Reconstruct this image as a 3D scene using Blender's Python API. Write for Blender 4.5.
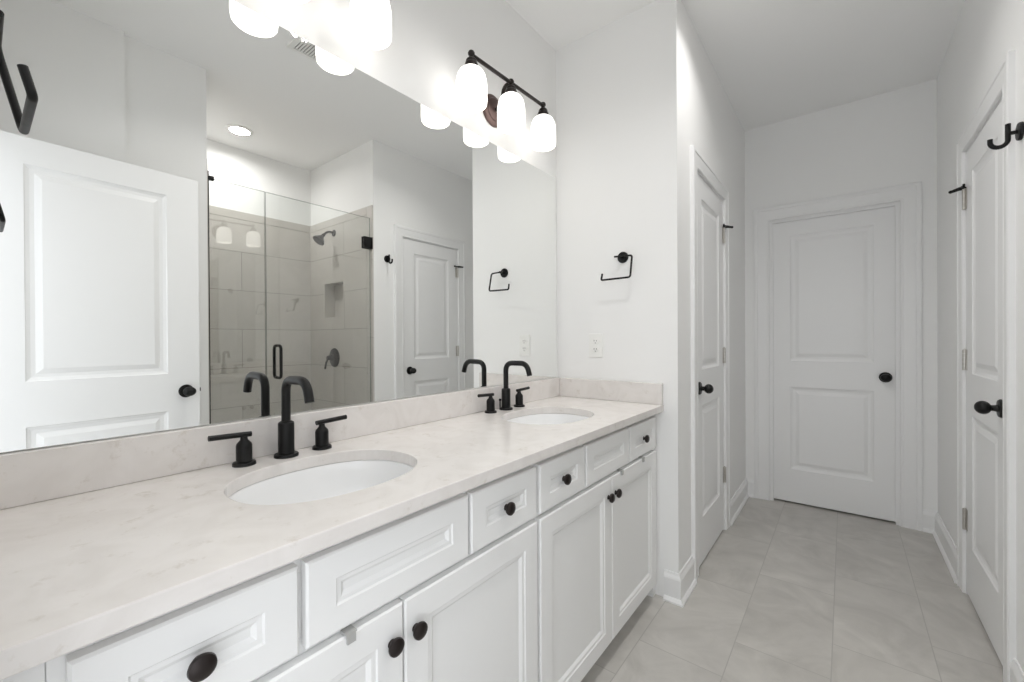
import bpy, bmesh, math
from mathutils import Vector, Matrix

for o in list(bpy.data.objects):
    bpy.data.objects.remove(o, do_unlink=True)
SC = bpy.context.scene
COL = SC.collection
PI = math.pi

# ------------------------------------------------------------------ camera
CX, CY, CZ = 1.2276, 0.0, 1.1989
YAW, PITCH, ROLL = math.radians(38.1673), -0.0038, -0.0055
hd = Vector((-math.sin(YAW), math.cos(YAW), 0)); up = Vector((0, 0, 1))
r0 = Vector((math.cos(YAW), math.sin(YAW), 0))
fw = math.cos(PITCH) * hd + math.sin(PITCH) * up
u0 = -math.sin(PITCH) * hd + math.cos(PITCH) * up
rt = (r0 + ROLL * u0).normalized(); uu = (u0 - ROLL * r0).normalized()
cam = bpy.data.cameras.new('camera')
cam.sensor_fit = 'HORIZONTAL'; cam.sensor_width = 36.0
cam.lens = 423.07 / 1024 * 36.0
cam.clip_start = 0.02; cam.clip_end = 100
cam_ob = bpy.data.objects.new('camera', cam); COL.objects.link(cam_ob)
M4 = Matrix.Identity(4)
for i in range(3):
    M4[i][0], M4[i][1], M4[i][2] = rt[i], uu[i], -fw[i]
M4[0][3], M4[1][3], M4[2][3] = CX, CY, CZ
cam_ob.matrix_world = M4
SC.camera = cam_ob

# ------------------------------------------------------------------ world, exposure
world = bpy.data.worlds.new('world'); SC.world = world
world.use_nodes = True
bg = world.node_tree.nodes['Background']
bg.inputs[0].default_value = (0.93, 0.96, 1.0, 1)
bg.inputs[1].default_value = 1.4
SHADE_L = 1.05
DOWN_L = {'shower': 3.3, 'vanity': 4.3, 'passage': 2.1}   # watts; the vanity and passage lamps are added fill
SC.view_settings.view_transform = 'Standard'
SC.view_settings.look = 'None'
SC.view_settings.gamma = 1.0
SC.view_settings.use_curve_mapping = False
SC.view_settings.exposure = 0.87
SC.cycles.max_bounces = 14
SC.cycles.diffuse_bounces = 9
SC.cycles.glossy_bounces = 6
SC.cycles.transparent_max_bounces = 12
SC.cycles.sample_clamp_indirect = 6.0

# ------------------------------------------------------------------ dimensions
Y1 = 1.970      # wall at the far end of the vanity
Y2 = 3.629      # end wall of the passage
XP = 0.6335     # left wall of the passage
W = 1.6725      # right wall
CH = 2.770      # ceiling
SB = 2.665      # shower back wall
S0, S1 = 0.840, 1.940   # shower recess
TOP = 0.893     # countertop
WT = 0.12
YN = -0.024     # near wall, beside the open doorway

# ------------------------------------------------------------------ materials
def new_mat(name):
    m = bpy.data.materials.new(name); m.use_nodes = True
    return m, m.node_tree.nodes, m.node_tree.links, m.node_tree.nodes['Principled BSDF']

def paint(name, col, rough=0.5, bump=0.0, scale=300.0, var=0.015, spec=0.4):
    m, N, L, b = new_mat(name)
    geo = N.new('ShaderNodeNewGeometry')
    nz = N.new('ShaderNodeTexNoise'); nz.inputs['Scale'].default_value = 2.2; nz.inputs['Detail'].default_value = 3
    L.new(geo.outputs['Position'], nz.inputs['Vector'])
    mx = N.new('ShaderNodeMix'); mx.data_type = 'RGBA'
    mx.inputs[6].default_value = tuple(max(0, c - var) for c in col) + (1,)
    mx.inputs[7].default_value = tuple(min(1, c + var) for c in col) + (1,)
    L.new(nz.outputs['Fac'], mx.inputs[0]); L.new(mx.outputs[2], b.inputs['Base Color'])
    b.inputs['Roughness'].default_value = rough
    b.inputs['Specular IOR Level'].default_value = spec
    if bump:
        n2 = N.new('ShaderNodeTexNoise'); n2.inputs['Scale'].default_value = scale
        L.new(geo.outputs['Position'], n2.inputs['Vector'])
        bp = N.new('ShaderNodeBump'); bp.inputs['Strength'].default_value = bump; bp.inputs['Distance'].default_value = 0.001
        L.new(n2.outputs['Fac'], bp.inputs['Height']); L.new(bp.outputs['Normal'], b.inputs['Normal'])
    return m

def metal(name, col, rough, metallic=1.0, spec=0.5):
    m, N, L, b = new_mat(name)
    geo = N.new('ShaderNodeNewGeometry')
    nz = N.new('ShaderNodeTexNoise'); nz.inputs['Scale'].default_value = 60
    L.new(geo.outputs['Position'], nz.inputs['Vector'])
    mr = N.new('ShaderNodeMapRange')
    mr.inputs['To Min'].default_value = max(0, rough - 0.05); mr.inputs['To Max'].default_value = rough + 0.05
    L.new(nz.outputs['Fac'], mr.inputs['Value']); L.new(mr.outputs['Result'], b.inputs['Roughness'])
    b.inputs['Base Color'].default_value = (*col, 1); b.inputs['Metallic'].default_value = metallic
    b.inputs['Specular IOR Level'].default_value = spec
    return m

WALL = paint('wall_paint', (0.855, 0.856, 0.851), 0.6, 0.10, 260, 0.006, 0.3)
CEIL = paint('ceiling_paint', (0.885, 0.886, 0.882), 0.8, 0.08, 200, 0.006, 0.2)
TRIM = paint('trim_gloss_paint', (0.83, 0.832, 0.832), 0.32, 0.0, 1, 0.006)
DOORM = paint('door_paint', (0.83, 0.832, 0.833), 0.34, 0.0, 1, 0.006)
CAB = paint('cabinet_paint', (0.82, 0.822, 0.82), 0.36, 0.0, 1, 0.006)
PORC = paint('porcelain', (0.86, 0.865, 0.87), 0.08, 0.0, 1, 0.003, 0.5)
PLAST = paint('white_plastic', (0.84, 0.84, 0.82), 0.3, 0.0, 1, 0.004)
DARKHOLE = paint('slot_dark', (0.05, 0.05, 0.05), 0.6, 0, 1, 0.0)
VENTB = paint('vent_grey', (0.22, 0.22, 0.22), 0.6, 0, 1, 0.0)
TABM = paint('grey_plastic', (0.42, 0.42, 0.41), 0.4, 0, 1, 0.0)
BLACK = metal('matte_black_metal', (0.005, 0.005, 0.005), 0.40, 0.0, 0.28)
BRONZE = metal('oil_rubbed_bronze', (0.018, 0.013, 0.012), 0.38, 0.4)
KNOBM = metal('dark_bronze_knob', (0.022, 0.016, 0.015), 0.36, 0.5)
PLATEB = metal('bronze_back_plate', (0.13, 0.088, 0.082), 0.35, 0.8)
NICKEL = metal('satin_nickel', (0.55, 0.53, 0.50), 0.3, 1.0)

def mirror_mat():
    m, N, L, b = new_mat('mirror_silver')
    b.inputs['Base Color'].default_value = (0.93, 0.94, 0.93, 1)
    b.inputs['Metallic'].default_value = 1.0; b.inputs['Roughness'].default_value = 0.0
    return m
MIRROR = mirror_mat()
MEDGE = metal('mirror_edge', (0.45, 0.50, 0.47), 0.15, 0.6)

def math_node(N, L, op, a, bb=None):
    n = N.new('ShaderNodeMath'); n.operation = op
    for i, v in enumerate((a, bb)):
        if v is None: continue
        if isinstance(v, (int, float)): n.inputs[i].default_value = v
        else: L.new(v, n.inputs[i])
    return n.outputs[0]

def glass_mat():
    m, N, L, b = new_mat('clear_shower_glass')
    N.remove(b)
    tr = N.new('ShaderNodeBsdfTransparent'); tr.inputs[0].default_value = (0.965, 0.975, 0.968, 1)
    gl = N.new('ShaderNodeBsdfGlossy'); gl.inputs['Roughness'].default_value = 0.0; gl.inputs['Color'].default_value = (1, 1, 1, 1)
    geo = N.new('ShaderNodeNewGeometry')
    dt = N.new('ShaderNodeVectorMath'); dt.operation = 'DOT_PRODUCT'
    L.new(geo.outputs['Normal'], dt.inputs[0]); L.new(geo.outputs['Incoming'], dt.inputs[1])
    c = math_node(N, L, 'ABSOLUTE', dt.outputs['Value'])
    p5 = math_node(N, L, 'POWER', math_node(N, L, 'SUBTRACT', 1.0, c), 5.0)
    fr = math_node(N, L, 'ADD', math_node(N, L, 'MULTIPLY', p5, 0.93), 0.07)
    mx = N.new('ShaderNodeMixShader')
    L.new(fr, mx.inputs[0]); L.new(tr.outputs[0], mx.inputs[1]); L.new(gl.outputs[0], mx.inputs[2])
    L.new(mx.outputs[0], N['Material Output'].inputs['Surface'])
    return m
GLASS = glass_mat()
GEDGE = metal('glass_edge', (0.16, 0.20, 0.18), 0.2, 0.1)

def shade_mat():
    m, N, L, b = new_mat('alabaster_glass_lit')
    geo = N.new('ShaderNodeNewGeometry')
    nz = N.new('ShaderNodeTexNoise'); nz.inputs['Scale'].default_value = 14; nz.inputs['Detail'].default_value = 4
    nz.inputs['Distortion'].default_value = 1.2
    L.new(geo.outputs['Position'], nz.inputs['Vector'])
    cr = N.new('ShaderNodeValToRGB')
    cr.color_ramp.elements[0].position = 0.35; cr.color_ramp.elements[0].color = (0.90, 0.86, 0.80, 1)
    cr.color_ramp.elements[1].position = 0.65; cr.color_ramp.elements[1].color = (1.0, 0.97, 0.93, 1)
    L.new(nz.outputs['Fac'], cr.inputs[0])
    L.new(cr.outputs[0], b.inputs['Emission Color']); b.inputs['Emission Strength'].default_value = SHADE_L
    b.inputs['Base Color'].default_value = (0.9, 0.89, 0.86, 1); b.inputs['Roughness'].default_value = 0.25
    return m
SHADE = shade_mat()

def emit_mat(name, col, s):
    m, N, L, b = new_mat(name)
    b.inputs['Emission Color'].default_value = (*col, 1); b.inputs['Emission Strength'].default_value = s
    b.inputs['Base Color'].default_value = (0.9, 0.9, 0.9, 1)
    return m
LENS = emit_mat('downlight_lens_lit', (1.0, 0.98, 0.955), 6.0)

def tile_mat(name, ax, bx, a0, b0, wa, lb, off, c1, c2, grout, gw, rough, vein=0.5, bump=0.3):
    """rectangular tile in world space: rows across axis ax (row height wa, start a0),
    long side along bx (length lb, start b0), every next row shifted by off"""
    m, N, L, b = new_mat(name)
    geo = N.new('ShaderNodeNewGeometry')
    sp = N.new('ShaderNodeSeparateXYZ'); L.new(geo.outputs['Position'], sp.inputs[0])
    A = sp.outputs['XYZ'.index(ax)]; B = sp.outputs['XYZ'.index(bx)]
    ra = math_node(N, L, 'DIVIDE', math_node(N, L, 'SUBTRACT', A, a0), wa)
    row = math_node(N, L, 'FLOOR', ra)
    fa = math_node(N, L, 'SUBTRACT', ra, row)
    rb = math_node(N, L, 'DIVIDE', math_node(N, L, 'SUBTRACT', math_node(N, L, 'SUBTRACT', B, b0), math_node(N, L, 'MULTIPLY', row, off)), lb)
    colm = math_node(N, L, 'FLOOR', rb)
    fb = math_node(N, L, 'SUBTRACT', rb, colm)
    da = math_node(N, L, 'MULTIPLY', math_node(N, L, 'MINIMUM', fa, math_node(N, L, 'SUBTRACT', 1.0, fa)), wa)
    db = math_node(N, L, 'MULTIPLY', math_node(N, L, 'MINIMUM', fb, math_node(N, L, 'SUBTRACT', 1.0, fb)), lb)
    d = math_node(N, L, 'MINIMUM', da, db)
    mr = N.new('ShaderNodeMapRange'); mr.inputs['From Min'].default_value = gw * 0.6; mr.inputs['From Max'].default_value = gw * 1.2
    L.new(d, mr.inputs['Value'])
    # per tile shift of the pattern
    cmb = N.new('ShaderNodeCombineXYZ')
    L.new(math_node(N, L, 'MULTIPLY', row, 3.71), cmb.inputs[0]); L.new(math_node(N, L, 'MULTIPLY', colm, 5.13), cmb.inputs[1])
    L.new(math_node(N, L, 'ADD', row, colm), cmb.inputs[2])
    ad = N.new('ShaderNodeVectorMath'); ad.operation = 'ADD'
    L.new(geo.outputs['Position'], ad.inputs[0]); L.new(cmb.outputs[0], ad.inputs[1])
    nz = N.new('ShaderNodeTexNoise'); nz.inputs['Scale'].default_value = 4.0; nz.inputs['Detail'].default_value = 7
    nz.inputs['Roughness'].default_value = 0.6; nz.inputs['Distortion'].default_value = 1.6
    L.new(ad.outputs[0], nz.inputs['Vector'])
    wn = N.new('ShaderNodeTexWhiteNoise'); L.new(cmb.outputs[0], wn.inputs['Vector'])
    f = math_node(N, L, 'ADD', math_node(N, L, 'MULTIPLY', nz.outputs['Fac'], vein * 2), math_node(N, L, 'MULTIPLY', wn.outputs['Value'], 0.25))
    f = math_node(N, L, 'SUBTRACT', f, vein - 0.38)
    mx = N.new('ShaderNodeMix'); mx.data_type = 'RGBA'; mx.clamp_factor = True
    mx.inputs[6].default_value = (*c1, 1); mx.inputs[7].default_value = (*c2, 1)
    L.new(f, mx.inputs[0])
    m2 = N.new('ShaderNodeMix'); m2.data_type = 'RGBA'
    m2.inputs[6].default_value = (*grout, 1); L.new(mx.outputs[2], m2.inputs[7]); L.new(mr.outputs['Result'], m2.inputs[0])
    L.new(m2.outputs[2], b.inputs['Base Color'])
    b.inputs['Roughness'].default_value = rough
    bp = N.new('ShaderNodeBump'); bp.inputs['Strength'].default_value = bump; bp.inputs['Distance'].default_value = 0.002
    L.new(mr.outputs['Result'], bp.inputs['Height']); L.new(bp.outputs['Normal'], b.inputs['Normal'])
    return m

FLOOR = tile_mat('floor_tile', 'X', 'Y', 0.885, 1.85, 0.303, 0.61, 0.22,
                 (0.40, 0.386, 0.362), (0.575, 0.556, 0.525), (0.385, 0.372, 0.35), 0.0018, 0.34, 0.9, 0.15)
TC1, TC2, TG = (0.49, 0.462, 0.43), (0.60, 0.572, 0.54), (0.30, 0.28, 0.255)
TILE_BACK = tile_mat('shower_tile_back', 'Z', 'Y', 1.294, 1.36 + 0.61, 0.3155, 1.22, 0.61, TC1, TC2, TG, 0.0022, 0.25)
TILE_SIDE = tile_mat('shower_tile_side', 'Z', 'X', 1.294, 0.86, 0.3155, 1.22, 0.61, TC1, TC2, TG, 0.0022, 0.25)
TILE_PLAIN = tile_mat('shower_tile_edging', 'Z', 'X', 0.0, 2.22, 0.61, 0.61, 0.0, TC1, TC2, TG, 0.001, 0.25)

def quartz():
    m, N, L, b = new_mat('white_quartz')
    geo = N.new('ShaderNodeNewGeometry')
    n1 = N.new('ShaderNodeTexNoise'); n1.inputs['Scale'].default_value = 9; n1.inputs['Detail'].default_value = 6; n1.inputs['Distortion'].default_value = 1.5
    n2 = N.new('ShaderNodeTexNoise'); n2.inputs['Scale'].default_value = 26; n2.inputs['Detail'].default_value = 8; n2.inputs['Roughness'].default_value = 0.7
    for n in (n1, n2): L.new(geo.outputs['Position'], n.inputs['Vector'])
    cr = N.new('ShaderNodeValToRGB')
    cr.color_ramp.elements[0].position = 0.36; cr.color_ramp.elements[0].color = (0.715, 0.685, 0.662, 1)
    cr.color_ramp.elements[1].position = 0.60; cr.color_ramp.elements[1].color = (0.76, 0.732, 0.712, 1)
    L.new(n1.outputs['Fac'], cr.inputs[0])
    c2 = N.new('ShaderNodeValToRGB')
    c2.color_ramp.elements[0].position = 0.30; c2.color_ramp.elements[0].color = (0.86, 0.84, 0.81, 1)
    c2.color_ramp.elements[1].position = 0.42; c2.color_ramp.elements[1].color = (1, 1, 1, 1)
    L.new(n2.outputs['Fac'], c2.inputs[0])
    mx = N.new('ShaderNodeMix'); mx.data_type = 'RGBA'; mx.blend_type = 'MULTIPLY'; mx.inputs[0].default_value = 1.0
    L.new(cr.outputs[0], mx.inputs[6]); L.new(c2.outputs[0], mx.inputs[7]); L.new(mx.outputs[2], b.inputs['Base Color'])
    b.inputs['Roughness'].default_value = 0.22
    return m
QUARTZ = quartz()

# ------------------------------------------------------------------ mesh builder
class MB:
    def __init__(s): s.bm = bmesh.new()
    def quad(s, pts):
        try: return s.bm.faces.new([s.bm.verts.new(Vector(p)) for p in pts])
        except ValueError: return None
    def box(s, x0, x1, y0, y1, z0, z1):
        v = [s.bm.verts.new((x, y, z)) for z in (z0, z1) for y in (y0, y1) for x in (x0, x1)]
        for f in ((0, 2, 3, 1), (4, 5, 7, 6), (0, 1, 5, 4), (2, 6, 7, 3), (0, 4, 6, 2), (1, 3, 7, 5)):
            s.bm.faces.new([v[i] for i in f])
        return s
    def bridge(s, a, b, close=True):
        n = len(a)
        for i in range(n if close else n - 1):
            j = (i + 1) % n
            s.bm.faces.new((a[i], a[j], b[j], b[i]))
    def lathe(s, o, axis, prof, seg=28, up_hint=None, sq=(1, 1)):
        """prof: list of (radius, distance along axis)"""
        o = Vector(o); a = Vector(axis).normalized()
        t = Vector((0, 0, 1)) if abs(a.z) < 0.9 else Vector((1, 0, 0))
        e1 = (t - a * t.dot(a)).normalized(); e2 = a.cross(e1)
        prev = None; first = None
        for r, d in prof:
            if r < 1e-6:
                ring = [s.bm.verts.new(o + a * d)]
            else:
                ring = [s.bm.verts.new(o + a * d + (e1 * math.cos(2 * PI * k / seg) * sq[0] + e2 * math.sin(2 * PI * k / seg) * sq[1]) * r) for k in range(seg)]
            if prev is not None:
                if len(prev) == 1 and len(ring) > 1:
                    for k in range(seg): s.bm.faces.new((prev[0], ring[k], ring[(k + 1) % seg]))
                elif len(ring) == 1 and len(prev) > 1:
                    for k in range(seg): s.bm.faces.new((prev[(k + 1) % seg], prev[k], ring[0]))
                elif len(ring) > 1: s.bridge(prev, ring)
            else: first = ring
            prev = ring
        if len(first) > 1: s.bm.faces.new(list(reversed(first)))
        if len(prev) > 1: s.bm.faces.new(prev)
        return s
    def tube(s, pts, r, seg=14, caps=True, closed=False):
        pts = [Vector(p) for p in pts]; n = len(pts)
        rr = r if isinstance(r, (list, tuple)) else [r] * n
        tang = []
        for i in range(n):
            if closed: t = pts[(i + 1) % n] - pts[i - 1]
            elif i == 0: t = pts[1] - pts[0]
            elif i == n - 1: t = pts[-1] - pts[-2]
            else: t = (pts[i + 1] - pts[i]).normalized() + (pts[i] - pts[i - 1]).normalized()
            tang.append(t.normalized())
        t0 = tang[0]
        h = Vector((0, 0, 1)) if abs(t0.z) < 0.9 else Vector((0, 1, 0))
        e1 = (h - t0 * h.dot(t0)).normalized()
        rings = []
        for i in range(n):
            t = tang[i]
            e1 = (e1 - t * e1.dot(t)).normalized(); e2 = t.cross(e1)
            rings.append([s.bm.verts.new(pts[i] + (e1 * math.cos(2 * PI * k / seg) + e2 * math.sin(2 * PI * k / seg)) * rr[i]) for k in range(seg)])
        for i in range(n - 1): s.bridge(rings[i], rings[i + 1])
        if closed: s.bridge(rings[-1], rings[0])
        elif caps:
            s.bm.faces.new(list(reversed(rings[0]))); s.bm.faces.new(rings[-1])
        return s
    def ball(s, c, r, seg=16):
        prof = [(r * math.sin(PI * k / 10), -r * math.cos(PI * k / 10)) for k in range(11)]
        prof[0] = (0, -r); prof[-1] = (0, r)
        return s.lathe(c, (0, 0, 1), prof, seg)
    def build(s, name, mat, parent=None, smooth=None, bevel=0.0, bseg=2, merge=1e-5):
        bm = s.bm
        if merge: bmesh.ops.remove_doubles(bm, verts=bm.verts, dist=merge)
        bmesh.ops.recalc_face_normals(bm, faces=bm.faces)
        root = parent
        while root is not None and root.parent is not None: root = root.parent
        if root is not None: org = Vector(root.location)
        else:
            xs = [v.co for v in bm.verts]
            org = Vector(((min(c.x for c in xs) + max(c.x for c in xs)) / 2, (min(c.y for c in xs) + max(c.y for c in xs)) / 2, min(c.z for c in xs)))
        for v in bm.verts: v.co -= org
        me = bpy.data.meshes.new(name); bm.to_mesh(me); bm.free()
        me.materials.append(mat)
        o = bpy.data.objects.new(name, me); COL.objects.link(o)
        if parent is not None: o.parent = parent
        else: o.location = org
        if smooth is not None:
            me.polygons.foreach_set('use_smooth', [True] * len(me.polygons))
            me.set_sharp_from_angle(angle=math.radians(smooth))
        if bevel:
            md = o.modifiers.new('bevel', 'BEVEL'); md.width = bevel; md.segments = bseg
            md.limit_method = 'ANGLE'; md.angle_limit = math.radians(40)
        return o

def arc(c, e1, e2, r, a0, a1, n):
    c, e1, e2 = Vector(c), Vector(e1), Vector(e2)
    return [c + e1 * r * math.cos(a0 + (a1 - a0) * k / n) + e2 * r * math.sin(a0 + (a1 - a0) * k / n) for k in range(n + 1)]

def rounded_path(pts, rad, n=6):
    """polyline with its inner corners rounded"""
    pts = [Vector(p) for p in pts]; out = [pts[0]]
    for i in range(1, len(pts) - 1):
        r = rad[i - 1] if isinstance(rad, (list, tuple)) else rad
        a = (pts[i - 1] - pts[i]).normalized(); b = (pts[i + 1] - pts[i]).normalized()
        p, q = pts[i] + a * r, pts[i] + b * r
        for k in range(n + 1):
            t = k / n
            out.append(p * (1 - t) ** 2 + pts[i] * 2 * t * (1 - t) + q * t * t)
    out.append(pts[-1])
    return out

def thing(name, label, cat, loc, group=None):
    o = bpy.data.objects.new(name, None); COL.objects.link(o)
    o.empty_display_size = 0.05
    o.location = loc; o['label'] = label; o['category'] = cat
    if group: o['group'] = group
    return o
def tag(o, label, cat, group=None):
    o['label'] = label; o['category'] = cat
    if group: o['group'] = group
    return o
def struct(o):
    o['kind'] = 'structure'; return o
def copy_tree(o, delta=None, parent=None):
    c = o.copy(); COL.objects.link(c)
    if parent is not None: c.parent = parent
    if delta is not None: c.location = Vector(o.location) + Vector(delta)
    for ch in list(o.children): copy_tree(ch, None, c)
    return c

# panelled slab: O = lower corner on the front plane, U/V in plane, Nn outward
def panel_slab(mb, O, U, V, Nn, w, h, t, panels, rings, ch=0.003, both=False):
    O, U, V, Nn = Vector(O), Vector(U), Vector(V), Vector(Nn)
    def P(u, v, n): return O + U * u + V * v + Nn * n
    def front(sgn, base):
        def Q(u, v, d): return P(u, v, base + sgn * d)
        us = [ch, w - ch]
        if panels: us = [ch, panels[0][0], panels[0][1], w - ch]
        vs = [ch]
        for p in panels: vs += [p[2], p[3]]
        vs.append(h - ch)
        for i in range(len(us) - 1):
            for j in range(len(vs) - 1):
                a, b, c, d = us[i], us[i + 1], vs[j], vs[j + 1]
                if panels and i == 1 and j % 2 == 1:
                    prev = (a, b, c, d, 0.0)
                    for ins, dep in rings:
                        cur = (a + ins, b - ins, c + ins, d - ins, dep)
                        A = [(prev[0], prev[2]), (prev[1], prev[2]), (prev[1], prev[3]), (prev[0], prev[3])]
                        B = [(cur[0], cur[2]), (cur[1], cur[2]), (cur[1], cur[3]), (cur[0], cur[3])]
                        for k in range(4):
                            l = (k + 1) % 4
                            mb.quad([Q(*A[k], prev[4]), Q(*A[l], prev[4]), Q(*B[l], cur[4]), Q(*B[k], cur[4])])
                        prev = cur
                    mb.quad([Q(prev[0], prev[2], prev[4]), Q(prev[1], prev[2], prev[4]), Q(prev[1], prev[3], prev[4]), Q(prev[0], prev[3], prev[4])])
                else:
                    mb.quad([Q(a, c, 0), Q(b, c, 0), Q(b, d, 0), Q(a, d, 0)])
        # chamfer: follows the same divisions along the outer edge
        for i in range(len(us) - 1):
            a, b = us[i], us[i + 1]
            oa = 0 if i == 0 else a; ob = w if i == len(us) - 2 else b
            mb.quad([Q(a, ch, 0), Q(b, ch, 0), Q(ob, 0, -ch), Q(oa, 0, -ch)])
            mb.quad([Q(a, h - ch, 0), Q(b, h - ch, 0), Q(ob, h, -ch), Q(oa, h, -ch)])
        for j in range(len(vs) - 1):
            c, d = vs[j], vs[j + 1]
            oc = 0 if j == 0 else c; od = h if j == len(vs) - 2 else d
            mb.quad([Q(ch, c, 0), Q(ch, d, 0), Q(0, od, -ch), Q(0, oc, -ch)])
            mb.quad([Q(w - ch, c, 0), Q(w - ch, d, 0), Q(w, od, -ch), Q(w, oc, -ch)])
        return us, vs
    us, vs = front(1, 0.0)
    U2 = [0] + us[1:-1] + [w]; V2 = [0] + vs[1:-1] + [h]
    nb = -t
    if both:
        front(-1, -t); nb = -t + ch
    for i in range(len(U2) - 1):
        for vv in (0, h):
            mb.quad([P(U2[i], vv, -ch), P(U2[i + 1], vv, -ch), P(U2[i + 1], vv, nb), P(U2[i], vv, nb)])
    for j in range(len(V2) - 1):
        for uv in (0, w):
            mb.quad([P(uv, V2[j], -ch), P(uv, V2[j + 1], -ch), P(uv, V2[j + 1], nb), P(uv, V2[j], nb)])
    if not both:
        for i in range(len(U2) - 1):
            for j in range(len(V2) - 1):
                mb.quad([P(U2[i], V2[j], -t), P(U2[i + 1], V2[j], -t), P(U2[i + 1], V2[j + 1], -t), P(U2[i], V2[j + 1], -t)])
    return mb

# ------------------------------------------------------------------ room shell
def shell(name, boxes, mat):
    mb = MB()
    for b in boxes: mb.box(*b)
    return struct(mb.build(name, mat))

shell('floor', [(-0.13, SB + 0.13, -1.3, Y2 + 0.12, -0.05, 0.0)], FLOOR)
shell('ceiling', [(-0.13, SB + 0.13, YN - WT, Y2 + 0.12, CH, CH + 0.05)], CEIL)
shell('wall_left', [(-0.126, -0.006, YN - WT, Y1 + WT, 0, CH)], WALL)
shell('wall_far', [(-0.006, XP, Y1, Y1 + WT, 0, CH)], WALL)

# doors of the passage: opening limits
LD0, LD1 = 2.272, 2.885      # left door leaf, along y
RD0, RD1 = 2.222, 2.848      # right door leaf, along y
ED0, ED1 = 0.803, 1.495      # end door leaf, along x
DT, DB = 2.050, 0.012
J = 0.020                    # jamb thickness plus gap
shell('wall_passage_left', [(XP - WT, XP, Y1 + WT, LD0 - J, 0, CH), (XP - WT, XP, LD1 + J, Y2, 0, CH), (XP - WT, XP, LD0 - J, LD1 + J, DT + J, CH)], WALL)
shell('wall_back', [(XP - WT, ED0 - J, Y2, Y2 + WT, 0, CH), (ED1 + J, W + WT, Y2, Y2 + WT, 0, CH), (ED0 - J, ED1 + J, Y2, Y2 + WT, DT + J, CH)], WALL)
shell('wall_right', [(W, W + WT, S1 + WT, RD0 - J, 0, CH), (W, W + WT, RD1 + J, Y2, 0, CH), (W, W + WT, RD0 - J, RD1 + J, DT + J, CH),
                     ], WALL)
shell('wall_entry_right', [(W, W + WT, YN, S0 - WT, 0, CH), (W - 0.032, W, YN, 0.482, 0, CH)], WALL)
# niche hole in the right side wall of the shower
NX0, NX1, NZ0, NZ1, ND = 2.090, 2.405, 1.395, 1.702, 0.09
shell('wall_shower_right', [(W, NX0, S1, S1 + WT, 0, CH), (NX1, SB, S1, S1 + WT, 0, CH), (NX0, NX1, S1, S1 + WT, 0, NZ0), (NX0, NX1, S1, S1 + WT, NZ1, CH), (NX0, NX1, S1 + ND, S1 + WT, NZ0, NZ1)], WALL)
shell('wall_shower_left', [(W, SB, S0 - WT, S0, 0, CH)], WALL)
shell('wall_shower_back', [(SB, SB + WT, S0 - WT, S1 + WT, 0, CH)], WALL)
shell('wall_door_gap_blocker', [(XP - WT - 0.02, XP - WT, Y1 + WT, Y2 + WT, 0, CH), (W + WT, W + WT + 0.02, S1 + WT, Y2 + WT, 0, CH), (XP - WT - 0.02, W + WT + 0.02, Y2 + WT, Y2 + WT + 0.02, 0, CH)], WALL)  # added unseen slabs, keep world light out of the closed doors' gaps
EN0, EN1 = 0.685, 1.440      # entry doorway the camera stands in
shell('wall_near', [(-0.006, EN0, YN - WT, YN, 0, CH), (EN1 + J, W + WT, YN - WT, YN, 0, CH), (EN0, EN1 + J, YN - WT, YN, DT + J, CH)], WALL)

# shower wall tile (a thin layer that stands on the walls)
TT = 0.012; TL = 0.004; TZ = 2.190; TZ2 = 2.255
shell('wall_tile_back', [(SB - TT, SB, S0 + TL, S1 - TT, 0.0, TZ)], TILE_BACK)
sx0 = W + 0.075
shell('wall_tile_right', [(sx0, NX0, S1 - TT, S1, 0, TZ), (NX1, SB, S1 - TT, S1, 0, TZ), (NX0, NX1, S1 - TT, S1, 0, NZ0), (NX0, NX1, S1 - TT, S1, NZ1, TZ)], TILE_SIDE)
shell('wall_tile_left', [(sx0, SB, S0, S0 + TL, 0, TZ)], TILE_SIDE)
shell('trim_1', [(SB - TT, SB, S0 + TL, S1 - TT, TZ + 0.003, TZ2), (sx0, SB, S1 - TT, S1, TZ + 0.003, TZ2), (sx0, SB, S0, S0 + TL, TZ + 0.003, TZ2)], TILE_PLAIN)
shell('trim_2', [(W, sx0 - 0.003, S1 - TT, S1, 0, TZ2), (W, sx0 - 0.003, S0, S0 + TL, 0, TZ2)], TILE_PLAIN)
nt = 0.006
shell('trim_3', [(NX0, NX1, S1 + ND - nt, S1 + ND, NZ0, NZ1), (NX0, NX0 + nt, S1 - TT, S1 + ND - nt, NZ0, NZ1), (NX1 - nt, NX1, S1 - TT, S1 + ND - nt, NZ0, NZ1),
                 (NX0 + nt, NX1 - nt, S1 - TT, S1 + ND - nt, NZ0, NZ0 + nt), (NX0 + nt, NX1 - nt, S1 - TT, S1 + ND - nt, NZ1 - nt, NZ1)], TILE_PLAIN)
shell('trim_4', [(W - 0.01, W + 0.09, S0 + TL, S1 - TT, 0, 0.10)], TILE_PLAIN)

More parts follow.
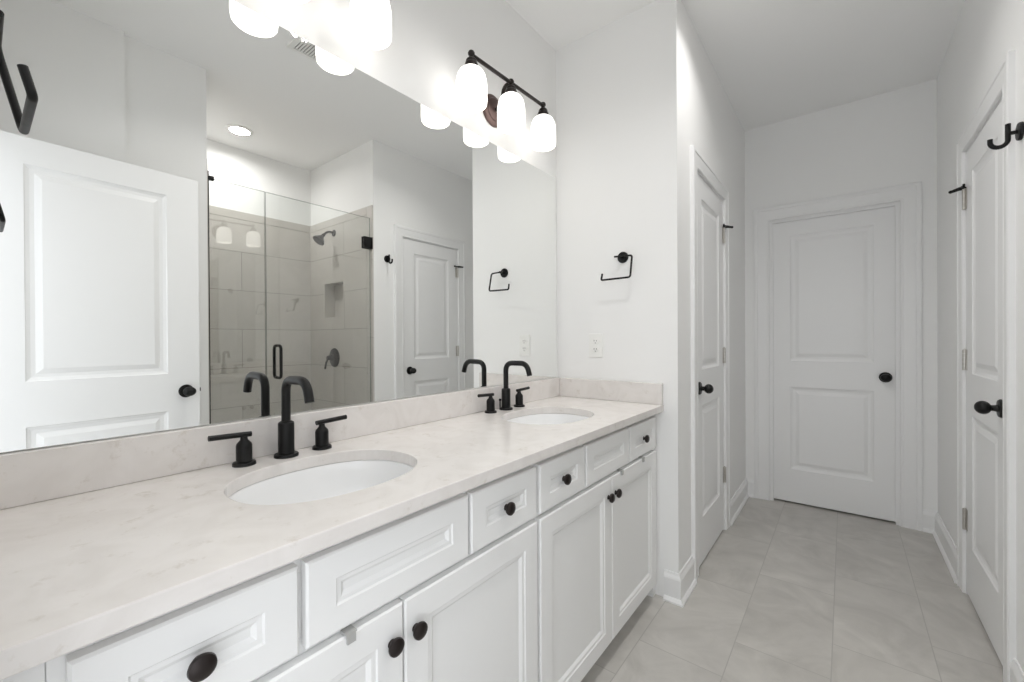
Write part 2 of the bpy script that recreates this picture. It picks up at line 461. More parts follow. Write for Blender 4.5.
# baseboards: profile swept along a path, n points into the room
BPROF = [(0, 0), (0.026, 0), (0.026, 0.008), (0.018, 0.020), (0.0145, 0.022), (0.0145, 0.104), (0.012, 0.112), (0.007, 0.122), (0.005, 0.132), (0, 0.132)]
def baseboard(name, path, side):
    mb = MB(); pts = [Vector((p[0], p[1], 0)) for p in path]; rings = []
    nrm = []
    for i in range(len(pts) - 1):
        d = (pts[i + 1] - pts[i]).normalized(); nrm.append(Vector((d.y, -d.x, 0)) * side)
    for i, p in enumerate(pts):
        if i == 0: m = nrm[0]
        elif i == len(pts) - 1: m = nrm[-1]
        else:
            m = nrm[i - 1] + nrm[i]; m = m / (m.dot(nrm[i]))
        rings.append([mb.bm.verts.new(p + m * a + Vector((0, 0, z))) for a, z in BPROF])
    for i in range(len(rings) - 1): mb.bridge(rings[i], rings[i + 1])
    mb.bm.faces.new(rings[0]); mb.bm.faces.new(list(reversed(rings[-1])))
    return struct(mb.build(name, TRIM))
CW = 0.086     # casing width
RV = 0.006
CWE = 0.101   # the end door has wider casing
baseboard('baseboard_far', [(0.572, Y1), (XP, Y1), (XP, LD0 - 0.003 - RV - CW)], 1)
baseboard('baseboard_left', [(XP, LD1 + 0.003 + RV + CW), (XP, Y2), (ED0 - 0.003 - RV - CWE, Y2)], 1)
baseboard('baseboard_back', [(ED1 + 0.003 + RV + CWE, Y2), (W, Y2), (W, RD1 + 0.003 + RV + CW)], 1)
baseboard('baseboard_right', [(W, RD0 - 0.003 - RV - CW), (W, S1 + 0.001)], 1)
baseboard('baseboard_entry', [(W, S0 - 0.001), (W, 0.482), (W - 0.032, 0.482), (W - 0.032, 0.03)], 1)

# door casings with their jambs
CPROF = [(0, 0), (0, 0.010), (0.004, 0.0135), (0.010, 0.0135), (0.014, 0.0120), (0.050, 0.0150), (0.062, 0.0155), (0.066, 0.019), (0.080, 0.019), (CW, 0.016), (CW, 0)]
def casing(name, O, U, Nn, a, b, top, stop_depth=None, cw=None):
    """opening from a to b along U at the wall plane; Nn points into the room"""
    mb = MB(); O, U, Nn = Vector(O), Vector(U), Vector(Nn); Z = Vector((0, 0, 1))
    def sweep(n_off, sg):
        rings = []
        A, B, T = a - 0.003 - RV, b + 0.003 + RV, top + 0.003 + RV
        for (cu, cz, du, dz) in ((A, 0, -1, 0), (A, T, -1, 1), (B, T, 1, 1), (B, 0, 1, 0)):
            rings.append([mb.bm.verts.new(O + U * (cu + du * o) + Z * (cz + dz * o) + Nn * (n_off + sg * n)) for o, n in [(o * ((cw or CW) / CW), n) for o, n in CPROF]])
        for i in range(3): mb.bridge(rings[i], rings[i + 1])
        mb.bm.faces.new(rings[0]); mb.bm.faces.new(list(reversed(rings[-1])))
    sweep(0, 1)
    def bx(u0, u1, z0, z1, n0, n1):
        P = [O + U * u + Z * z + Nn * n for z in (z0, z1) for n in (n0, n1) for u in (u0, u1)]
        v = [mb.bm.verts.new(p) for p in P]
        for f in ((0, 2, 3, 1), (4, 5, 7, 6), (0, 1, 5, 4), (2, 6, 7, 3), (0, 4, 6, 2), (1, 3, 7, 5)):
            mb.bm.faces.new([v[i] for i in f])
    g = 0.003
    bx(a - J + 0.0005, a - g, 0, top + g, -WT, -0.0005)
    bx(b + g, b + J - 0.0005, 0, top + g, -WT, -0.0005)
    bx(a - J + 0.0005, b + J - 0.0005, top + g, top + J - 0.0005, -WT, -0.0005)
    if stop_depth is not None:
        s0, s1 = stop_depth
        bx(a - g, a + 0.011, 0, top - 0.011, s0, s1); bx(b - 0.011, b + g, 0, top - 0.011, s0, s1); bx(a - g, b + g, top - 0.011, top + g, s0, s1)
    return struct(mb.build(name, TRIM, merge=0))
casing('trim_5', (XP, 0, 0), (0, 1, 0), (1, 0, 0), LD0, LD1, DT, (-0.075, -0.040))
casing('trim_6', (W, 0, 0), (0, 1, 0), (-1, 0, 0), RD0, RD1, DT, (-0.075, -0.040))
casing('trim_7', (0, Y2, 0), (1, 0, 0), (0, -1, 0), ED0, ED1, DT, (-0.022, -0.004), CWE)

# ------------------------------------------------------------------ doors
DRINGS = [(0.004, -0.004), (0.016, -0.009), (0.030, -0.010), (0.052, -0.003)]
def egg_knob(parent, c, axis, k=1.0):
    """rosette on the door face at c, egg shaped knob along axis"""
    mb = MB(); mb.lathe(c, axis, [(0.0, 0.0), (0.033, 0.0), (0.0335, 0.004), (0.030, 0.009), (0.014, 0.011), (0.0115, 0.016), (0.0105, 0.026), (0.012, 0.030), (0.0, 0.030)], 32)
    ro = mb.build('rosette', BLACK, parent, 35)
    mb = MB()
    prof = [(0.0, 0.026), (0.011, 0.026)]
    for i in range(1, 13):
        t = i / 12 * PI
        prof.append((0.0265 * math.sin(t * 0.5 + PI * 0.5 * (t / PI)) if False else 0.0265 * math.sin(max(0.42, t)) * (1.0 if t > 0.4 else 1), 0.047 - 0.022 * math.cos(max(0.42, t))))
    prof[-1] = (0.0, 0.069)
    mb.lathe(c, axis, prof, 28, sq=(0.92, 1.08))
    kn = mb.build('knob', BLACK, parent, 40)
    return kn
def hinge(parent, p, leaf_dir, Nn, stop=False, name='hinge'):
    """p: knuckle centre; leaf_dir points over the door leaf, Nn into the room"""
    p, d, n = Vector(p), Vector(leaf_dir), Vector(Nn); h = 0.048
    mb = MB()
    z = Vector((0, 0, 1))
    for k in range(5):
        z0 = -h + k * 2 * h / 5 + 0.0006; z1 = -h + (k + 1) * 2 * h / 5 - 0.0006
        mb.lathe(p + n * 0.006 + z * z0, z, [(0.0, 0), (0.008, 0), (0.008, z1 - z0), (0.0, z1 - z0)], 14)
    mb.lathe(p + n * 0.005 + z * h, z, [(0.0, 0), (0.0045, 0), (0.0045, 0.003), (0.0, 0.005)], 12)
    a = p + d * 0.004; b = p + d * 0.022
    for (q0, q1) in ((p + d * 0.003, p + d * 0.024), (p - d * 0.003, p - d * 0.0085)):
        pts = [q0, q1]
        vs = []
        for zz in (-h, h):
            for nn in (0.0004, 0.0022):
                for q in pts: vs.append(mb.bm.verts.new(q + n * nn + z * zz))
        for f in ((0, 2, 3, 1), (4, 5, 7, 6), (0, 1, 5, 4), (2, 6, 7, 3), (0, 4, 6, 2), (1, 3, 7, 5)):
            mb.bm.faces.new([vs[i] for i in f])
    ho = mb.build('hinge', NICKEL, parent, 35, merge=0); ho['label'] = 'satin nickel hinge'
    if stop:
        mb = MB(); q = p + n * 0.005 + z * (h + 0.006)
        mb.lathe(q - z * 0.004, z, [(0.0, 0), (0.010, 0), (0.010, 0.005), (0.0, 0.005)], 14)
        mb.tube([q, q + n * 0.018 - d * 0.012, q + n * 0.040 - d * 0.026 - z * 0.004], [0.010, 0.0085, 0.0065], 10)
        mb.ball(q + n * 0.042 - d * 0.027 - z * 0.004, 0.0075, 12)
        mb.tube([q, q + n * 0.012 + d * 0.020, q + n * 0.010 + d * 0.046], [0.005, 0.0045, 0.004], 10)
        mb.lathe(q + n * 0.010 + d * 0.044, n * -1, [(0.0, -0.004), (0.008, -0.003), (0.008, 0.004), (0.0, 0.005)], 12)
        so = mb.build('hinge_stop', BLACK, ho, 40, merge=0); so['label'] = 'black hinge pin door stop'
    return ho

def door(name, O, U, Nn, w, stile, knob_u, hinge_u, stop, both=False, t=0.035, z_hinges=(1.838, 1.092, 0.350), hinges=True):
    O, U, Nn = Vector(O), Vector(U), Vector(Nn)
    h = DT - DB
    mb = MB()
    panel_slab(mb, O + Vector((0, 0, DB)), U, (0, 0, 1), Nn, w, h, t, [(stile, w - stile, 0.250 - DB, 0.845 - DB), (stile, w - stile, 1.034 - DB, 1.938 - DB)], DRINGS, 0.002, both)
    d = struct(mb.build(name, DOORM))
    egg_knob(d, O + U * knob_u + Vector((0, 0, 0.940)), Nn)
    if both: egg_knob(d, O + U * knob_u + Vector((0, 0, 0.940)) - Nn * t, -Nn)
    if hinges:
        sg = 1 if hinge_u < w / 2 else -1
        for i, z in enumerate(z_hinges):
            hinge(d, O + U * hinge_u + Vector((0, 0, z)), U * sg, Nn, stop and i == 0)
    return d
door('door_1', (XP, LD0, 0), (0, 1, 0), (1, 0, 0), LD1 - LD0, 0.112, 0.052, LD1 - LD0 + 0.0015, True)
door('door_2', (ED0, Y2 + 0.024, 0), (1, 0, 0), (0, -1, 0), ED1 - ED0, 0.116, ED1 - ED0 - 0.059, 0, False, hinges=False)
door('door_3', (W, RD0, 0), (0, 1, 0), (-1, 0, 0), RD1 - RD0, 0.112, 0.062, RD1 - RD0 + 0.0015, True)
# the entry door stands open beside the right wall, seen in the mirror
A4 = math.radians(4.0); U4 = Vector((math.sin(A4), math.cos(A4), 0)); N4 = Vector((-math.cos(A4), math.sin(A4), 0)); O4 = Vector((1.424, -0.006, 0))
d4 = door('door_4', O4, U4, N4, 0.752, 0.137, 0.752 - 0.062, 0, False, both=True, hinges=False)
mb = MB()
for (a, b, n0, n1, z0, z1) in ((0.752, 0.7535, -0.029, -0.006, 0.912, 0.968), (0.7525, 0.760, -0.023, -0.012, 0.932, 0.950)):
    P = [O4 + U4 * u + N4 * n + Vector((0, 0, z)) for z in (z0, z1) for n in (n0, n1) for u in (a, b)]
    vs = [mb.bm.verts.new(p) for p in P]
    for f in ((0, 2, 3, 1), (4, 5, 7, 6), (0, 1, 5, 4), (2, 6, 7, 3), (0, 4, 6, 2), (1, 3, 7, 5)): mb.bm.faces.new([vs[q] for q in f])
mb.build('latch', BLACK, d4, merge=0)

# ------------------------------------------------------------------ vanity cabinets
FX = 0.550; FT = 0.019      # front faces, thickness
CRING = [(0.003, -0.003), (0.012, -0.0035), (0.020, -0.0095)]
SRING = [(0.003, -0.003), (0.010, -0.0035), (0.017, -0.0085)]
def cab_knob(parent, y, z):
    mb = MB()
    mb.lathe((FX, y, z), (1, 0, 0), [(0.0, 0.0), (0.0085, 0.0), (0.0080, 0.002), (0.0060, 0.004), (0.0058, 0.007), (0.0090, 0.0085), (0.0150, 0.0105), (0.0168, 0.0145), (0.0160, 0.0185), (0.0115, 0.0220), (0.0, 0.0235)], 28)
    k = mb.build('knob', KNOBM, parent, 40); k['label'] = 'dark bronze mushroom knob'
    return k
def front(parent, name, y0, y1, z0, z1, rail, rings):
    mb = MB(); w, h = y1 - y0, z1 - z0
    panel_slab(mb, (FX, y0, z0), (0, 1, 0), (0, 0, 1), (1, 0, 0), w, h, FT, [(rail[0], w - rail[0], rail[1], h - rail[1])], rings, 0.0035)
    return mb.build(name, CAB, parent)
def catch(parent, y, z):
    mb = MB(); mb.box(0.535, FX + 0.005, y - 0.010, y + 0.010, z, z + 0.003); mb.box(FX + 0.0005, FX + 0.005, y - 0.008, y + 0.008, z - 0.016, z)
    c = mb.build('bumper_tab', TABM, parent, merge=0); c['label'] = 'small grey plastic tab at the door top'
ZD0, ZD1, ZW0, ZW1 = 0.080, 0.688, 0.702, 0.842
def cabinet(y0, y1, cols, doors, knobs, label, fill=None):
    """cols: (y0, y1, kind); doors: (y0, y1, knob y)"""
    t = thing('vanity_cabinet', label, 'cabinet', (0.275, (y0 + y1) / 2, 0.0), 'bathroom vanity base cabinets')
    mb = MB(); p = 0.016
    mb.box(0.002, 0.511, y0, y0 + p, 0.075, 0.858); mb.box(0.002, 0.511, y1 - p, y1, 0.075, 0.858)
    mb.box(0.002, 0.511, y0 + p, y1 - p, 0.075, 0.095); mb.box(0.002, 0.008, y0 + p, y1 - p, 0.095, 0.858)
    mb.build('body', CAB, t, merge=0)
    mb = MB(); mb.box(0.440, 0.455, y0, y1, 0.0, 0.075); mb.box(0.05, 0.065, y0, y1, 0.0, 0.075)
    mb.build('toe_kick', CAB, t, merge=0)
    mb = MB(); a, b = 0.511, 0.530; s = 0.038
    mb.box(a, b, y0, y0 + s, 0.075, 0.860); mb.box(a, b, y1 - s, y1, 0.075, 0.860)
    mb.box(a, b, y0 + s, y1 - s, 0.822, 0.860); mb.box(a, b, y0 + s, y1 - s, 0.672, 0.716); mb.box(a, b, y0 + s, y1 - s, 0.075, 0.108)
    for (c0, c1, k), (n0, n1, k2) in zip(cols[:-1], cols[1:]):
        m = (c1 + n0) / 2; mb.box(a, b, m - 0.019, m + 0.019, 0.716, 0.822)
    mb.build('face_frame', CAB, t, merge=0, bevel=0.001, bseg=1)
    for c0, c1, k in cols:
        f = front(t, 'drawer_front' if k == 'drawer' else 'false_front', c0, c1, ZW0, ZW1, (0.050, 0.046), SRING)
        if k == 'drawer': cab_knob(f, (c0 + c1) / 2 - 0.006, (ZW0 + ZW1) / 2)
    for d0, d1, ky, tabs in doors:
        f = front(t, 'door', d0, d1, ZD0, ZD1, (0.058, 0.058), CRING)
        cab_knob(f, ky, 0.622)
        for ty in tabs: catch(f, ty, ZD1 + 0.002)
    if fill:
        mb = MB(); mb.box(0.500, 0.528, fill[0], fill[1], 0.0, 0.860); mb.build('filler_strip', CAB, t)
    return t
cabinet(0.047, 0.980, [(0.062, 0.315, 'drawer'), (0.327, 0.699, 'false'), (0.708, 0.972, 'drawer')],
        [(0.062, 0.515, 0.487, [0.402]), (0.519, 0.974, 0.544, [])], None,
        'white shaker vanity cabinet nearest the camera, under the first sink', (YN + 0.0015, 0.0465))
cabinet(0.982, 1.936, [(0.988, 1.251, 'drawer'), (1.263, 1.618, 'false'), (1.630, 1.924, 'drawer')],
        [(0.988, 1.454, 1.424, []), (1.458, 1.924, 1.485, [1.541, 1.760])], None,
        'white shaker vanity cabinet at the far end, next to the wall with the towel ring', (1.9365, 1.9685))

# ------------------------------------------------------------------ countertop with sink cut-outs
CT = 0.030; CXF = 0.570
SINKS = [(0.284, 0.513), (0.284, 1.437)]
SAX, SAY = 0.164, 0.206
def oval(cx, cy, ax, ay, ths, z):
    e = 2.25
    out = []
    for t in ths:
        c, s_ = math.cos(t), math.sin(t)
        out.append((cx + ax * math.copysign(abs(c) ** (2 / e), c), cy + ay * math.copysign(abs(s_) ** (2 / e), s_), z))
    return out
def counter():
    t = thing('countertop', 'long white quartz vanity countertop with two oval sink cut-outs', 'countertop', (0.285, 0.985, TOP - CT))
    mb = MB(); bm = mb.bm
    cells = [(YN + 0.0015, 0.970, SINKS[0]), (0.970, Y1 - 0.001, SINKS[1])]
    X0, X1 = -0.003, CXF
    for y0, y1, (sx, sy) in cells:
        base = [2 * PI * k / 64 for k in range(64)]
        cor = [math.atan2(y - sy, x - sx) % (2 * PI) for x in (X0, X1) for y in (y0, y1)]
        # replace nearest angles with the corners
        for c in cor:
            k = min(range(len(base)), key=lambda i: abs(base[i] - c)); base[k] = c
        base.sort()
        def rim(th):
            c, s_ = math.cos(th), math.sin(th); ts = []
            if c > 1e-9: ts.append((X1 - sx) / c)
            if c < -1e-9: ts.append((X0 - sx) / c)
            if s_ > 1e-9: ts.append((y1 - sy) / s_)
            if s_ < -1e-9: ts.append((y0 - sy) / s_)
            r = min(ts); return (sx + r * c, sy + r * s_)
        ov = oval(sx, sy, SAX, SAY, base, 0)
        lv = {}
        for z in (TOP, TOP - CT):
            inn = [bm.verts.new((p[0], p[1], z)) for p in ov]
            out = [bm.verts.new((*rim(th), z)) for th in base]
            mb.bridge(inn, out); lv[z] = (inn, out)
        mb.bridge(lv[TOP][0], lv[TOP - CT][0])
        n = len(base)
        for i in range(n):
            j = (i + 1) % n
            a, b = lv[TOP][1][i], lv[TOP][1][j]
            if abs(a.co.y - 0.970) < 1e-6 and abs(b.co.y - 0.970) < 1e-6: continue
            bm.faces.new((a, b, lv[TOP - CT][1][j], lv[TOP - CT][1][i]))
    mb.build('slab', QUARTZ, t, bevel=0.0025, bseg=2)
    return t
counter()
mb = MB(); mb.box(-0.003, 0.019, YN + 0.0015, Y1 - 0.001, TOP + 0.0004, 0.992)
tag(mb.build('backsplash', QUARTZ, bevel=0.0012, bseg=1), 'long quartz backsplash strip along the wall under the mirror', 'backsplash')
mb = MB(); mb.box(0.0195, CXF - 0.002, Y1 - 0.021, Y1 - 0.001, TOP + 0.0004, 0.992)
tag(mb.build('side_splash', QUARTZ, bevel=0.0012, bseg=1), 'short quartz side splash on the end wall below the outlet', 'backsplash')

# ------------------------------------------------------------------ sinks
def sink(c):
    sx, sy = c; zt = TOP - CT - 0.0006
    t = thing('sink', 'white oval undermount sink in the countertop nearest the camera', 'sink', (sx, sy, zt - 0.16), 'undermount vanity sinks')
    ths = [2 * PI * k / 64 for k in range(64)]
    lev = [(1.14, 0.0), (1.012, 0.0), (1.0, -0.004), (0.985, -0.030), (0.95, -0.065), (0.87, -0.100), (0.70, -0.128), (0.45, -0.142), (0.20, -0.148), (0.12, -0.150)]
    low = [(0.12, -0.158), (0.22, -0.157), (0.48, -0.151), (0.74, -0.136), (0.91, -0.106), (0.99, -0.068), (1.03, -0.032), (1.04, -0.012), (1.14, -0.012)]
    mb = MB(); prev = None; first = None
    for k, dz in lev + low:
        ring = [mb.bm.verts.new(p) for p in oval(sx, sy, SAX * k, SAY * k, ths, zt + dz)]
        if prev: mb.bridge(prev, ring)
        else: first = ring
        prev = ring
    mb.bridge(prev, first)
    mb.build('basin', PORC, t, 60)
    mb = MB(); mb.lathe((sx, sy, zt - 0.157), (0, 0, 1), [(0.0, -0.03), (0.018, -0.03), (0.018, 0.004), (0.027, 0.006), (0.027, 0.009), (0.020, 0.011), (0.019, 0.014), (0.0, 0.017)], 28)
    mb.build('drain', BLACK, t, 40)
    return t
s1 = sink(SINKS[0])
s2 = copy_tree(s1, (0, SINKS[1][1] - SINKS[0][1], 0))
s2['label'] = 'white oval undermount sink at the far end, below the towel ring wall'

# ------------------------------------------------------------------ faucets
def faucet(y):
    x = 0.064; z = TOP
    t = thing('faucet', 'matte black widespread gooseneck faucet behind the sink nearest the camera', 'faucet', (x, y, z), 'matte black vanity faucets')
    mb = MB()
    mb.lathe((x, y, z), (0, 0, 1), [(0.0, 0.0), (0.0295, 0.0), (0.0295, 0.006), (0.028, 0.008), (0.0195, 0.0085), (0.0195, 0.086), (0.0185, 0.090), (0.0115, 0.0945), (0.0, 0.0945)], 32)
    mb.build('spout_base', BLACK, t, 40)
    zc = 1.096
    path = rounded_path([(x, y, z + 0.09), (x, y, zc), (x + 0.113, y, zc + 0.002), (x + 0.128, y, zc - 0.050)], [0.036, 0.034], 9)
    mb = MB(); mb.tube(path, 0.0112, 18); mb.build('spout', BLACK, t, 40)
    for s in (-1, 1):
        yy = y + s * 0.099
        mb = MB(); mb.lathe((x - 0.003, yy, z), (0, 0, 1), [(0.0, 0.0), (0.0255, 0.0), (0.0255, 0.006), (0.024, 0.008), (0.0175, 0.0085), (0.0175, 0.048), (0.016, 0.053), (0.0085, 0.062), (0.0075, 0.070), (0.0, 0.070)], 28)
        hb = mb.build('handle', BLACK, t, 40)
        mb = MB(); mb.tube([(x - 0.003, yy - s * 0.016, z + 0.074), (x - 0.003, yy + s * 0.074, z + 0.078)], 0.0066, 14)
        mb.build('lever', BLACK, hb, 40)
    mb = MB(); mb.tube([(x - 0.034, y, z), (x - 0.034, y, z + 0.036)], 0.0032, 10); mb.ball((x - 0.034, y, z + 0.039), 0.0062, 12)
    mb.build('lift_rod', BLACK, t, 40, merge=0)
    return t
f1 = faucet(0.510)
f2 = copy_tree(f1, (0, 0.926, 0))
f2['label'] = 'matte black widespread gooseneck faucet behind the far sink, nearer the towel ring wall'

# ------------------------------------------------------------------ mirror
t = thing('wall_mirror', 'large frameless mirror on the wall above the vanity backsplash', 'mirror', (-0.003, 0.985, 0.994))
mb = MB(); mb.box(-0.0055, -0.0006, 0.022, 1.951, 0.994, 2.070); mb.build('backing', MEDGE, t)
mb = MB(); mb.quad([(0, 0.022, 0.994), (0, 1.951, 0.994), (0, 1.951, 2.070), (0, 0.022, 2.070)]); mb.build('mirror_glass', MIRROR, t)

# ------------------------------------------------------------------ vanity lights
def vanity_light(yc):
    xb = 0.102; zb = 2.302; zw = 2.216
    t = thing('vanity_light', 'three-shade bronze bar light above the mirror, over the sink nearest the camera', 'wall light', (0.0, yc, zw), 'three-shade vanity bar lights')
    mb = MB(); mb.lathe((-0.0058, yc, zw), (1, 0, 0), [(0.0, 0.0), (0.068, 0.0), (0.068, 0.010), (0.063, 0.014), (0.052, 0.016), (0.048, 0.021), (0.030, 0.023), (0.0, 0.024)], 40, sq=(1.0, 1.0))
    p = mb.build('back_plate', PLATEB, t, 35); p['label'] = 'ribbed reddish bronze back plate'
    mb = MB(); mb.tube(rounded_path([(0.014, yc, zw), (0.050, yc, zw + 0.004), (0.062, yc, zb + 0.004), (xb, yc, zb)], [0.022, 0.034], 8), 0.0085, 14)
    mb.build('arm', BRONZE, t, 40)
    mb = MB(); mb.tube([(xb, yc - 0.248, zb - 0.008), (xb, yc + 0.248, zb + 0.008)], 0.0078, 16); mb.build('bar', BRONZE, t, 40)
    for k in (-1, 0, 1):
        y = yc + k * 0.246; zk = zb + k * 0.008
        mb = MB(); mb.lathe((xb, y, zk - 0.034), (0, 0, 1), [(0.0, -0.018), (0.0255, -0.018), (0.0265, -0.008), (0.0235, 0.002), (0.021, 0.004), (0.0215, 0.010), (0.018, 0.016), (0.010, 0.020), (0.009, 0.030), (0.0125, 0.034), (0.0135, 0.040), (0.010, 0.047), (0.0, 0.050)], 26)
        mb.build('socket_cap', BRONZE, t, 40)
        mb = MB(); R = 0.0600; zt = zk - 0.052; zo = 2.107 + k * 0.008
        prof = [(0.0, 0.0), (0.024, 0.0), (0.034, -0.004), (0.0450, -0.013), (0.0530, -0.026), (0.0572, -0.042), (R, -0.060), (R + 0.0005, zo - zt + 0.02), (R - 0.0015, zo - zt + 0.004), (R - 0.006, zo - zt), (R - 0.008, zo - zt + 0.006), (R - 0.008, zo - zt + 0.03), (R - 0.010, -0.055), (0.040, -0.022), (0.0, -0.010)]
        mb.lathe((xb, y, zt), (0, 0, 1), prof, 36)
        s = mb.build('glass_shade', SHADE, t, 50); s['label'] = 'lit white alabaster glass shade'
    return t
v1 = vanity_light(0.504)
v2 = copy_tree(v1, (0, 0.931, 0))
v2['label'] = 'three-shade bronze bar light above the mirror, over the far sink'

# ------------------------------------------------------------------ towel rings
def towel_ring(xr, yw, s, label):
    """s = +1: wall faces -y (far wall); s = -1: wall faces +y (near wall). seen from the front the leg is on the right"""
    z = 1.594
    t = thing('towel_ring', label, 'towel ring', (xr, yw, 1.488), 'open black towel rings')
    n = Vector((0, -s, 0)); w = Vector((xr - s * 0.008, yw, z + 0.003))
    mb = MB(); mb.lathe(w, n, [(0.0, 0.0), (0.0275, 0.0), (0.0275, 0.006), (0.025, 0.009), (0.012, 0.010), (0.0, 0.010)], 30)
    mb.build('mounting_plate', BLACK, t, 35)
    mb = MB(); mb.tube([w + n * 0.009, w + n * 0.046], 0.0065, 16); mb.build('post', BLACK, t, 40)
    yt, yb, ye = yw - s * 0.045, yw - s * 0.0685, yw - s * 0.061
    path = rounded_path([(xr - s * 0.034, yt, z + 0.003), (xr + s * 0.056, yt, z), (xr + s * 0.056, yb, 1.488), (xr - s * 0.092, yb, 1.486), (xr - s * 0.090, ye, 1.518)], [0.013, 0.013, 0.008], 6)
    mb = MB(); mb.tube(path, 0.0047, 14); mb.build('ring', BLACK, t, 40)
    return t
towel_ring(0.383, Y1, 1, 'open black towel ring on the white wall above the outlet')
towel_ring(0.391, YN, -1, 'open black towel ring at the left edge of the photo, on the near wall')

# ------------------------------------------------------------------ outlet
t = thing('outlet', 'white duplex wall outlet below the towel ring', 'outlet', (0.226, Y1, 1.104))
mb = MB(); mb.box(0.188, 0.264, Y1 - 0.0055, Y1 - 0.0003, 1.104, 1.226); mb.build('cover_plate', PLAST, t, bevel=0.002)
for zc in (1.144, 1.186):
    mb = MB()
    mb.lathe((0.226, Y1 - 0.005, zc), (0, -1, 0), [(0.0, 0.0), (0.0175, 0.0), (0.0175, 0.0022), (0.0165, 0.003), (0.0, 0.003)], 24, sq=(0.80, 1.0))
    r = mb.build('receptacle', PLAST, t, 35)
    mb = MB()
    for dx, hh in ((-0.0065, 0.0055), (0.0065, 0.0045)):
        mb.box(0.226 + dx - 0.0013, 0.226 + dx + 0.0013, Y1 - 0.0085, Y1 - 0.0076, zc + 0.002 - hh + 0.003, zc + 0.002 + hh + 0.001)
    mb.lathe((0.226, Y1 - 0.0076, zc - 0.0075), (0, -1, 0), [(0.0, 0.0), (0.0026, 0.0), (0.0026, 0.0009), (0.0, 0.0009)], 12)
    mb.build('slots', DARKHOLE, r, merge=0)
mb = MB(); mb.lathe((0.226, Y1 - 0.0053, 1.165), (0, -1, 0), [(0.0, 0), (0.003, 0), (0.003, 0.001), (0.0, 0.0015)], 12); mb.build('screw', PLAST, t)

# ------------------------------------------------------------------ robe hook
hy, hz = 2.064, 1.853
t = thing('robe_hook', 'black J-shaped robe hook on the right wall beside the door', 'hook', (W, hy, 1.805))
mb = MB(); mb.lathe((W - 0.0002, hy, hz), (-1, 0, 0), [(0.0, 0.0), (0.028, 0.0), (0.028, 0.006), (0.026, 0.009), (0.012, 0.010), (0.0, 0.010)], 30); mb.build('mounting_plate', BLACK, t, 35)
mb = MB(); mb.tube([(W - 0.009, hy, hz), (W - 0.031, hy, hz)], 0.0062, 14); mb.build('post', BLACK, t, 40)
path = [Vector((1.643, hy, 1.884)), Vector((1.643, hy, 1.850))] + arc((1.6235, hy, 1.834), (1, 0, 0), (0, 0, -1), 0.0195, 0, PI, 12) + [Vector((1.604, hy, 1.845))]
mb = MB(); mb.tube(path, 0.0066, 14); mb.build('hook', BLACK, t, 40)

# ------------------------------------------------------------------ shower glass, seen in the mirror
GX = 1.684; GZ0, GZ1 = 0.106, 2.152
def pane(name, y0, y1, parent):
    mb = MB(); mb.box(GX, GX + 0.009, y0, y1, GZ0, GZ1)
    o = mb.build(name, GLASS, parent)
    o.data.materials.append(GEDGE)
    for p in o.data.polygons:
        if abs(p.normal.x) < 0.5: p.material_index = 1
    return o
t = thing('shower_screen', 'fixed clear glass shower panel beside the wall corner, left of the glass door', 'shower screen', (GX, (S0 + 1.155) / 2, 0.10))
pane('glass_pane', S0 + TL + 0.002, 1.155, t)
mb = MB(); mb.box(GX - 0.004, GX - 0.0005, S0 + TL, S0 + TL + 0.008, GZ0, 2.19); mb.box(GX + 0.0095, GX + 0.013, S0 + TL, S0 + TL + 0.008, GZ0, 2.19); mb.build('wall_channel', BLACK, t, merge=0)
mb = MB(); mb.box(GX - 0.008, GX + 0.017, S0 + TL + 0.009, S0 + TL + 0.034, GZ1 - 0.012, GZ1 + 0.012); mb.build('clip', BLACK, t, bevel=0.002)
t = thing('shower_door', 'clear glass shower door with black pull handle and black hinges', 'shower door', (GX, 1.54, 0.10))
pane('glass_pane', 1.161, S1 - TT - 0.010, t)
for zc in (1.955, 0.32):
    mb = MB(); mb.box(GX - 0.014, GX - 0.0005, S1 - TT - 0.072, S1 - TT - 0.008, zc - 0.045, zc + 0.045); mb.box(GX + 0.0095, GX + 0.023, S1 - TT - 0.072, S1 - TT - 0.008, zc - 0.045, zc + 0.045)
    mb.box(GX - 0.022, GX + 0.031, S1 - TT - 0.0075, S1 - TT - 0.0003, zc - 0.045, zc + 0.045)
    mb.build('hinge', BLACK, t, merge=0, bevel=0.0015)
mb = MB(); hyy = 1.228
for s, xo in ((-1, GX - 0.0005), (1, GX + 0.0095)):
    mb.tube(rounded_path([(xo, hyy, 0.957), (xo + s * 0.045, hyy, 0.957), (xo + s * 0.045, hyy, 1.166), (xo, hyy, 1.166)], [0.028, 0.028], 7), 0.0095, 14)
mb.build('pull_handle', BLACK, t, 40, merge=0)

# ------------------------------------------------------------------ shower head and valve
ys = S1 - TT
t = thing('showerhead', 'dark bronze shower head on a short arm, high on the tiled shower wall', 'shower head', (2.235, ys, 2.02))
mb = MB(); mb.lathe((2.235, ys - 0.0002, 2.124), (0, -1, 0), [(0.0, 0.0), (0.030, 0.0), (0.028, 0.006), (0.016, 0.012), (0.0, 0.013)], 26); mb.build('flange', BRONZE, t, 40)
mb = MB(); mb.tube(rounded_path([(2.235, ys - 0.008, 2.124), (2.235, ys - 0.055, 2.130), (2.235, ys - 0.094, 2.092)], [0.03], 7), 0.0095, 14); mb.build('arm', BRONZE, t, 40)
ax = Vector((0, -0.62, -0.78)).normalized()
mb = MB(); mb.lathe((2.235, ys - 0.090, 2.096), ax, [(0.0, 0.0), (0.014, 0.0), (0.016, 0.012), (0.012, 0.020), (0.018, 0.030), (0.040, 0.058), (0.050, 0.072), (0.051, 0.080), (0.046, 0.084), (0.0, 0.083)], 30); mb.build('spray_head', BRONZE, t, 40)
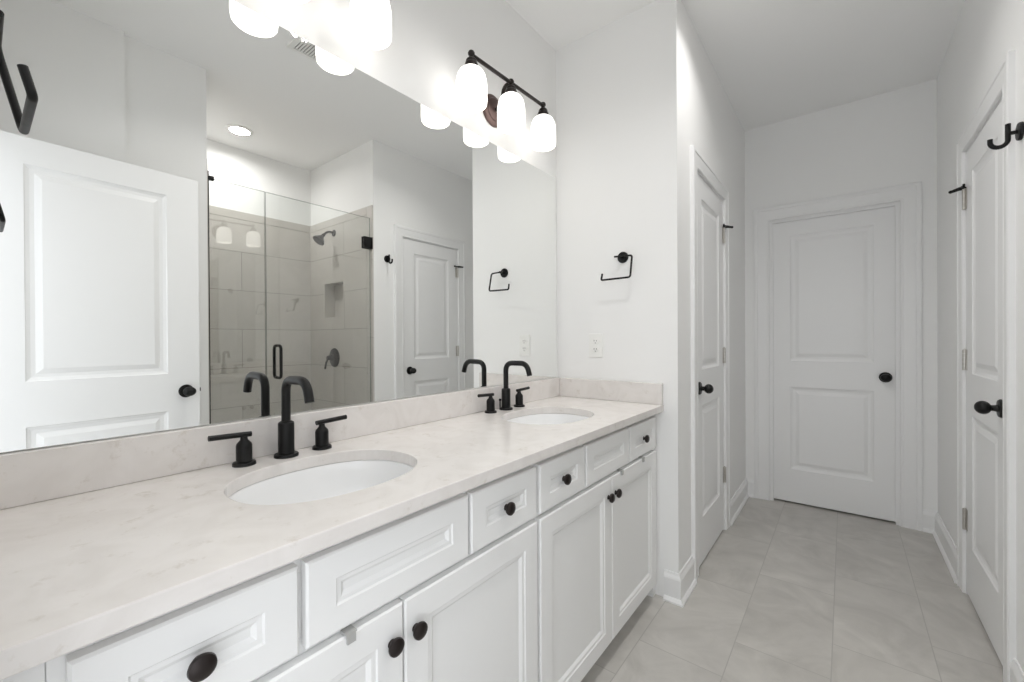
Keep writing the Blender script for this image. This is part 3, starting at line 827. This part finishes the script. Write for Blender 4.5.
t = thing('shower_valve', 'round dark bronze shower valve with lever on the tiled shower wall', 'shower valve', (2.240, ys, 0.96))
mb = MB(); mb.lathe((2.240, ys - 0.0002, 1.050), (0, -1, 0), [(0.0, 0.0), (0.082, 0.0), (0.080, 0.006), (0.066, 0.012), (0.030, 0.015), (0.026, 0.034), (0.020, 0.040), (0.0, 0.041)], 36); mb.build('escutcheon', BRONZE, t, 35)
mb = MB(); mb.lathe((2.240, ys - 0.040, 1.050), (0, -1, 0), [(0.0, 0.0), (0.019, 0.0), (0.020, 0.020), (0.016, 0.026), (0.0, 0.028)], 20)
mb.tube([(2.240, ys - 0.056, 1.048), (2.259, ys - 0.066, 1.010), (2.274, ys - 0.068, 0.955)], [0.0085, 0.0075, 0.0085], 12); mb.build('lever', BRONZE, t, 40, merge=0)

# ------------------------------------------------------------------ ceiling fixtures
def downlight(x, y, label, lamp):
    t = thing('recessed_downlight', label, 'ceiling light', (x, y, CH - 0.008), 'recessed ceiling downlights')
    mb = MB(); mb.lathe((x, y, CH - 0.0003), (0, 0, -1), [(0.066, 0.0), (0.088, 0.0), (0.088, 0.004), (0.080, 0.008), (0.068, 0.008), (0.066, 0.003)], 40)
    mb.build('trim_ring', PLAST, t, 40)
    mb = MB(); mb.lathe((x, y, CH - 0.0005), (0, 0, -1), [(0.0, 0.0), (0.065, 0.0), (0.065, 0.004), (0.0, 0.006)], 36); mb.build('lens', LENS, t, 40)
    la = bpy.data.lights.new('lamp', 'AREA'); la.shape = 'DISK'; la.size = 0.12; la.energy = DOWN_L[lamp]
    la.color = (1.0, 0.98, 0.955); la.spread = math.radians(165 if lamp == 'shower' else 138)
    lo = bpy.data.objects.new('lamp', la); COL.objects.link(lo); lo.parent = t; lo.location = (0, 0, -0.001)
    return t
downlight(2.315, 1.235, 'lit round recessed downlight in the ceiling over the shower', 'shower')

downlight(0.93, 1.05, 'added out-of-view fill downlight in the ceiling in front of the vanity', 'vanity')  # added fill light out of view, brightens the vanity side
downlight(0.975, 2.02, 'added out-of-view fill downlight in the ceiling at the start of the passage', 'passage')  # also added, an unseen lamp that lifts the passage

t = thing('ceiling_vent', 'white slatted square exhaust vent in the ceiling, seen in the mirror top', 'vent', (1.02, 1.10, CH - 0.012))
mb = MB(); x0, x1, y0, y1 = 0.93, 1.10, 1.035, 1.205; b = 0.020
for q in ((x0, x1, y0, y0 + b), (x0, x1, y1 - b, y1), (x0, x0 + b, y0 + b, y1 - b), (x1 - b, x1, y0 + b, y1 - b)): mb.box(*q, CH - 0.012, CH - 0.0003)
mb.build('frame', PLAST, t, merge=0)
mb = MB(); mb.box(x0 + b, x1 - b, y0 + b, y1 - b, CH - 0.0015, CH - 0.0004); mb.build('backing', VENTB, t)
mb = MB()
for k in range(9):
    y = y0 + b + 0.006 + k * (y1 - y0 - 2 * b - 0.012) / 8
    mb.box(x0 + b, x1 - b, y - 0.0045, y + 0.0045, CH - 0.010, CH - 0.006)
mb.build('slats', PLAST, t, merge=0)
